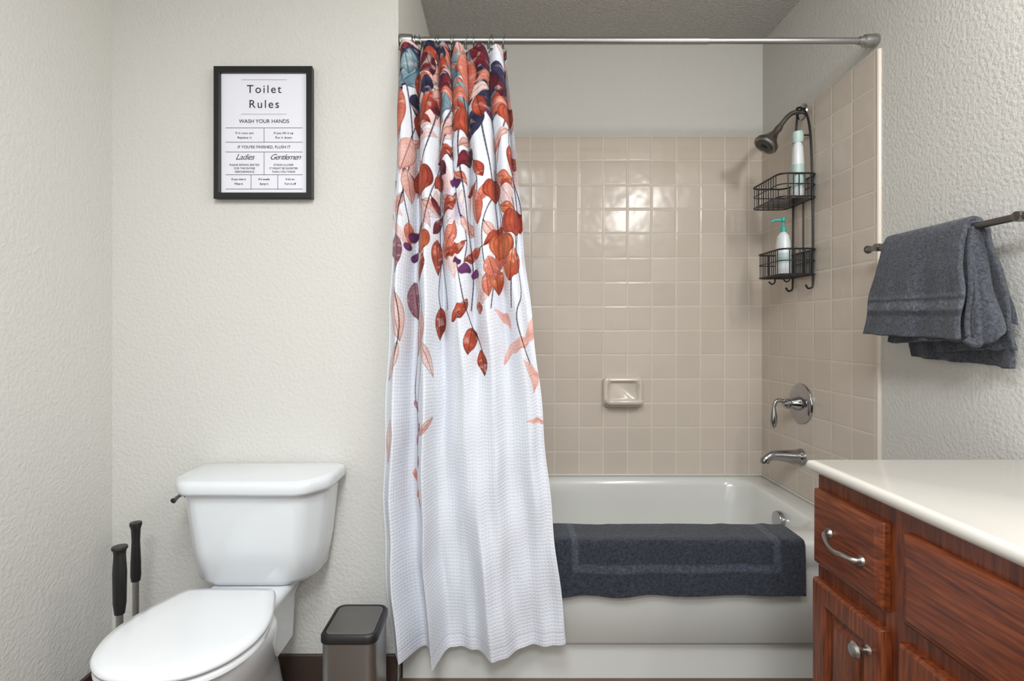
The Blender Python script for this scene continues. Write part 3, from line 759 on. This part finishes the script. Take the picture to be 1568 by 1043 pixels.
# folded-over near edge: a gathered panel running from the front layer to the back layer
nq, npp = 70, 90
q = np.linspace(0, 1, nq)[:, None]; p = np.linspace(0, 1, npp)[None, :]
x0 = 1.116-.030*q; x1 = 1.148+.030*q
G = np.zeros((nq, npp, 3))
G[..., 0] = x0+(x1-x0)*p+.006*np.sin(p*12)*q
G[..., 1] = 1.258-.040*q-.010*p*q+.020*np.sin(p*9.5+.5)*q+.006*np.sin(q*9+p*4)*q
G[..., 2] = 1.366-(.262+.022*np.sin(p*6.0)-.02*p)*q
og = grid_obj('side_fold', G, M_terry2, ht, np.ones((nq, npp, 3))*np.array(HC))
md = og.modifiers.new('thick', 'SOLIDIFY'); md.thickness = .009; md.offset = 0
sweep('rolled_edge', smooth_path([(1.083, 1.232, 1.098), (1.100, 1.222, 1.088), (1.108, 1.226, 1.12), (1.112, 1.238, 1.22), (1.116, 1.258, 1.33)], 6), [.008, .011, .009, .007, .005], M_terry2, ht)
for o in ht.children:
    if o.name.startswith('rolled'):
        at = o.data.color_attributes.new('print', 'FLOAT_COLOR', 'POINT')
        at.data.foreach_set('color', np.tile(np.array([*HC, 1]), len(o.data.vertices)).astype(np.float32))

# ------------------------------------------------------------------ vanity
vn = empty('bathroom_vanity')
VX, VE, VS = .713, 1.190, -.15
box('carcass', VX, XR-.002, VS, VE, .10, .802, M_woodV, vn, bev=.002)
box('toe_kick', VX+.06, XR-.002, VS, VE-.002, .0, .10, M_base, vn)
loft('countertop', [rrect(.698, XR-.002, VS-.02, 1.198, .004, .801), rrect(.692, XR-.002, VS-.02, 1.202, .006, .806), rrect(.690, XR-.002, VS-.02, 1.204, .008, .815),
                    rrect(.693, XR-.002, VS-.02, 1.201, .008, .823), rrect(.700, XR-.002, VS-.02, 1.194, .008, .825)], M_counter, vn, angle=60)
def front(name, y0, y1, z0, z1, steps, m):
    loops = [[(VX-x, y0+i, z0+i), (VX-x, y1-i, z0+i), (VX-x, y1-i, z1-i), (VX-x, y0+i, z1-i)] for i, x in steps]
    o = loft(name, loops, m, vn, angle=20); bevel(o, .0015, 2, 25); return o
DR = [(0, -.001), (0, .012), (.007, .017), (.011, .017), (.014, .020)]
DO = [(0, -.001), (0, .014), (.005, .019), (.044, .019), (.050, .010), (.056, .008), (.072, .015), (.078, .0155)]
front('drawer_front', .968, 1.184, .600, .765, DR, M_woodH)
front('drawer_front_wide', .28, .920, .606, .765, DR, M_woodH)
front('door_left', .968, 1.184, .130, .566, DO, M_woodV)
front('door_right', .61, .928, .130, .570, DO, M_woodV)
front('door_far', .28, .598, .130, .570, DO, M_woodV)
HX = VX-.020
hy0, hy1, hz = 1.022, 1.112, .676
sweep('drawer_pull', smooth_path([(HX+.004, hy1+.006, hz+.012), (HX-.012, hy1+.002, hz+.010), (HX-.019, hy1-.020, hz-.002), (HX-.021, (hy0+hy1)/2, hz-.006), (HX-.021, hy0+.020, hz-.002), (HX-.014, hy0, hz-.003), (HX+.004, hy0-.004, hz-.003)], 7),
      [.0065, .0055, .005, .0042, .005, .0065, .0075], M_nickel, vn)
for y, z in ((hy1+.006, hz+.012), (hy0-.004, hz-.003)):
    lathe('pull_base', [(0, -.005), (.009, -.005), (.011, 0)], M_nickel, vn, (HX, y, z), 'X', 20)
lathe('door_knob', [(.010, 0), (.006, -.004), (.005, -.012), (.010, -.017), (.0155, -.021), (.016, -.026), (.012, -.031), (0, -.033)], M_nickel, vn, (HX+.001, 1.000, .511), 'X', 28)

# ------------------------------------------------------------------ vanity fixture and added fill lights
vl = empty('vanity_light')
box('back_plate', XR-.03, XR, -.25, .95, 2.06, 2.14, M_nickel, vl, bev=.006)
def light(name, kind, loc, power, col=(1, .93, .84), **kw):
    d = bpy.data.lights.new(name, kind); d.energy = power; d.color = col
    for k, v in kw.items(): setattr(d, k, v)
    o = bpy.data.objects.new(name, d); scene.collection.objects.link(o); o.location = loc
    return o
for y in (-.10, .20, .50, .80):
    lathe('socket', [(0, -.05), (.03, -.05), (.035, -.03), (.02, 0)], M_nickel, vl, (XR-.03, y, 2.10), 'X', 20)
    l = light('bulb', 'POINT', (XR-.15, y, 2.10), 8.8, (1, .98, .95), shadow_soft_size=.06); l.parent = vl
cl = empty('added_ceiling_fill')  # added overhead fill for soft, even light, shaped as a round ceiling lamp
lathe('fill_ring', [(.36, 0), (.37, -.02), (.36, -.03), (.34, -.03), (.34, 0)], M_nickel, cl, (-.15, .0, CZ))
l = light('panel', 'AREA', (-.15, .0, CZ-.035), 31, (.97, .985, 1), shape='DISK', size=.66); l.parent = cl
cl2 = empty('added_ceiling_fill.001')  # second added fill lamp, unseen behind the camera, lifts overall brightness
lathe('fill_ring.001', [(.36, 0), (.37, -.02), (.36, -.03), (.34, -.03), (.34, 0)], M_nickel, cl2, (.0, -1.0, CZ))
l = light('panel.001', 'AREA', (.0, -1.0, CZ-.035), 46, (.93, .97, 1), shape='DISK', size=.66); l.parent = cl2

w = bpy.data.worlds.new('world'); scene.world = w; w.use_nodes = True
w.node_tree.nodes['Background'].inputs[0].default_value = (.8, .85, .9, 1); w.node_tree.nodes['Background'].inputs[1].default_value = .5

# ------------------------------------------------------------------ camera
cam = bpy.data.cameras.new('camera'); co = bpy.data.objects.new('camera', cam); scene.collection.objects.link(co)
co.location = (0, 0, 1.12); co.rotation_euler = (math.pi/2, 0, 0)
cam.sensor_width = 36; cam.lens = 36*806/1568; cam.shift_x = .0089; cam.shift_y = -.0105; cam.clip_start = .02
scene.camera = co
print('done')
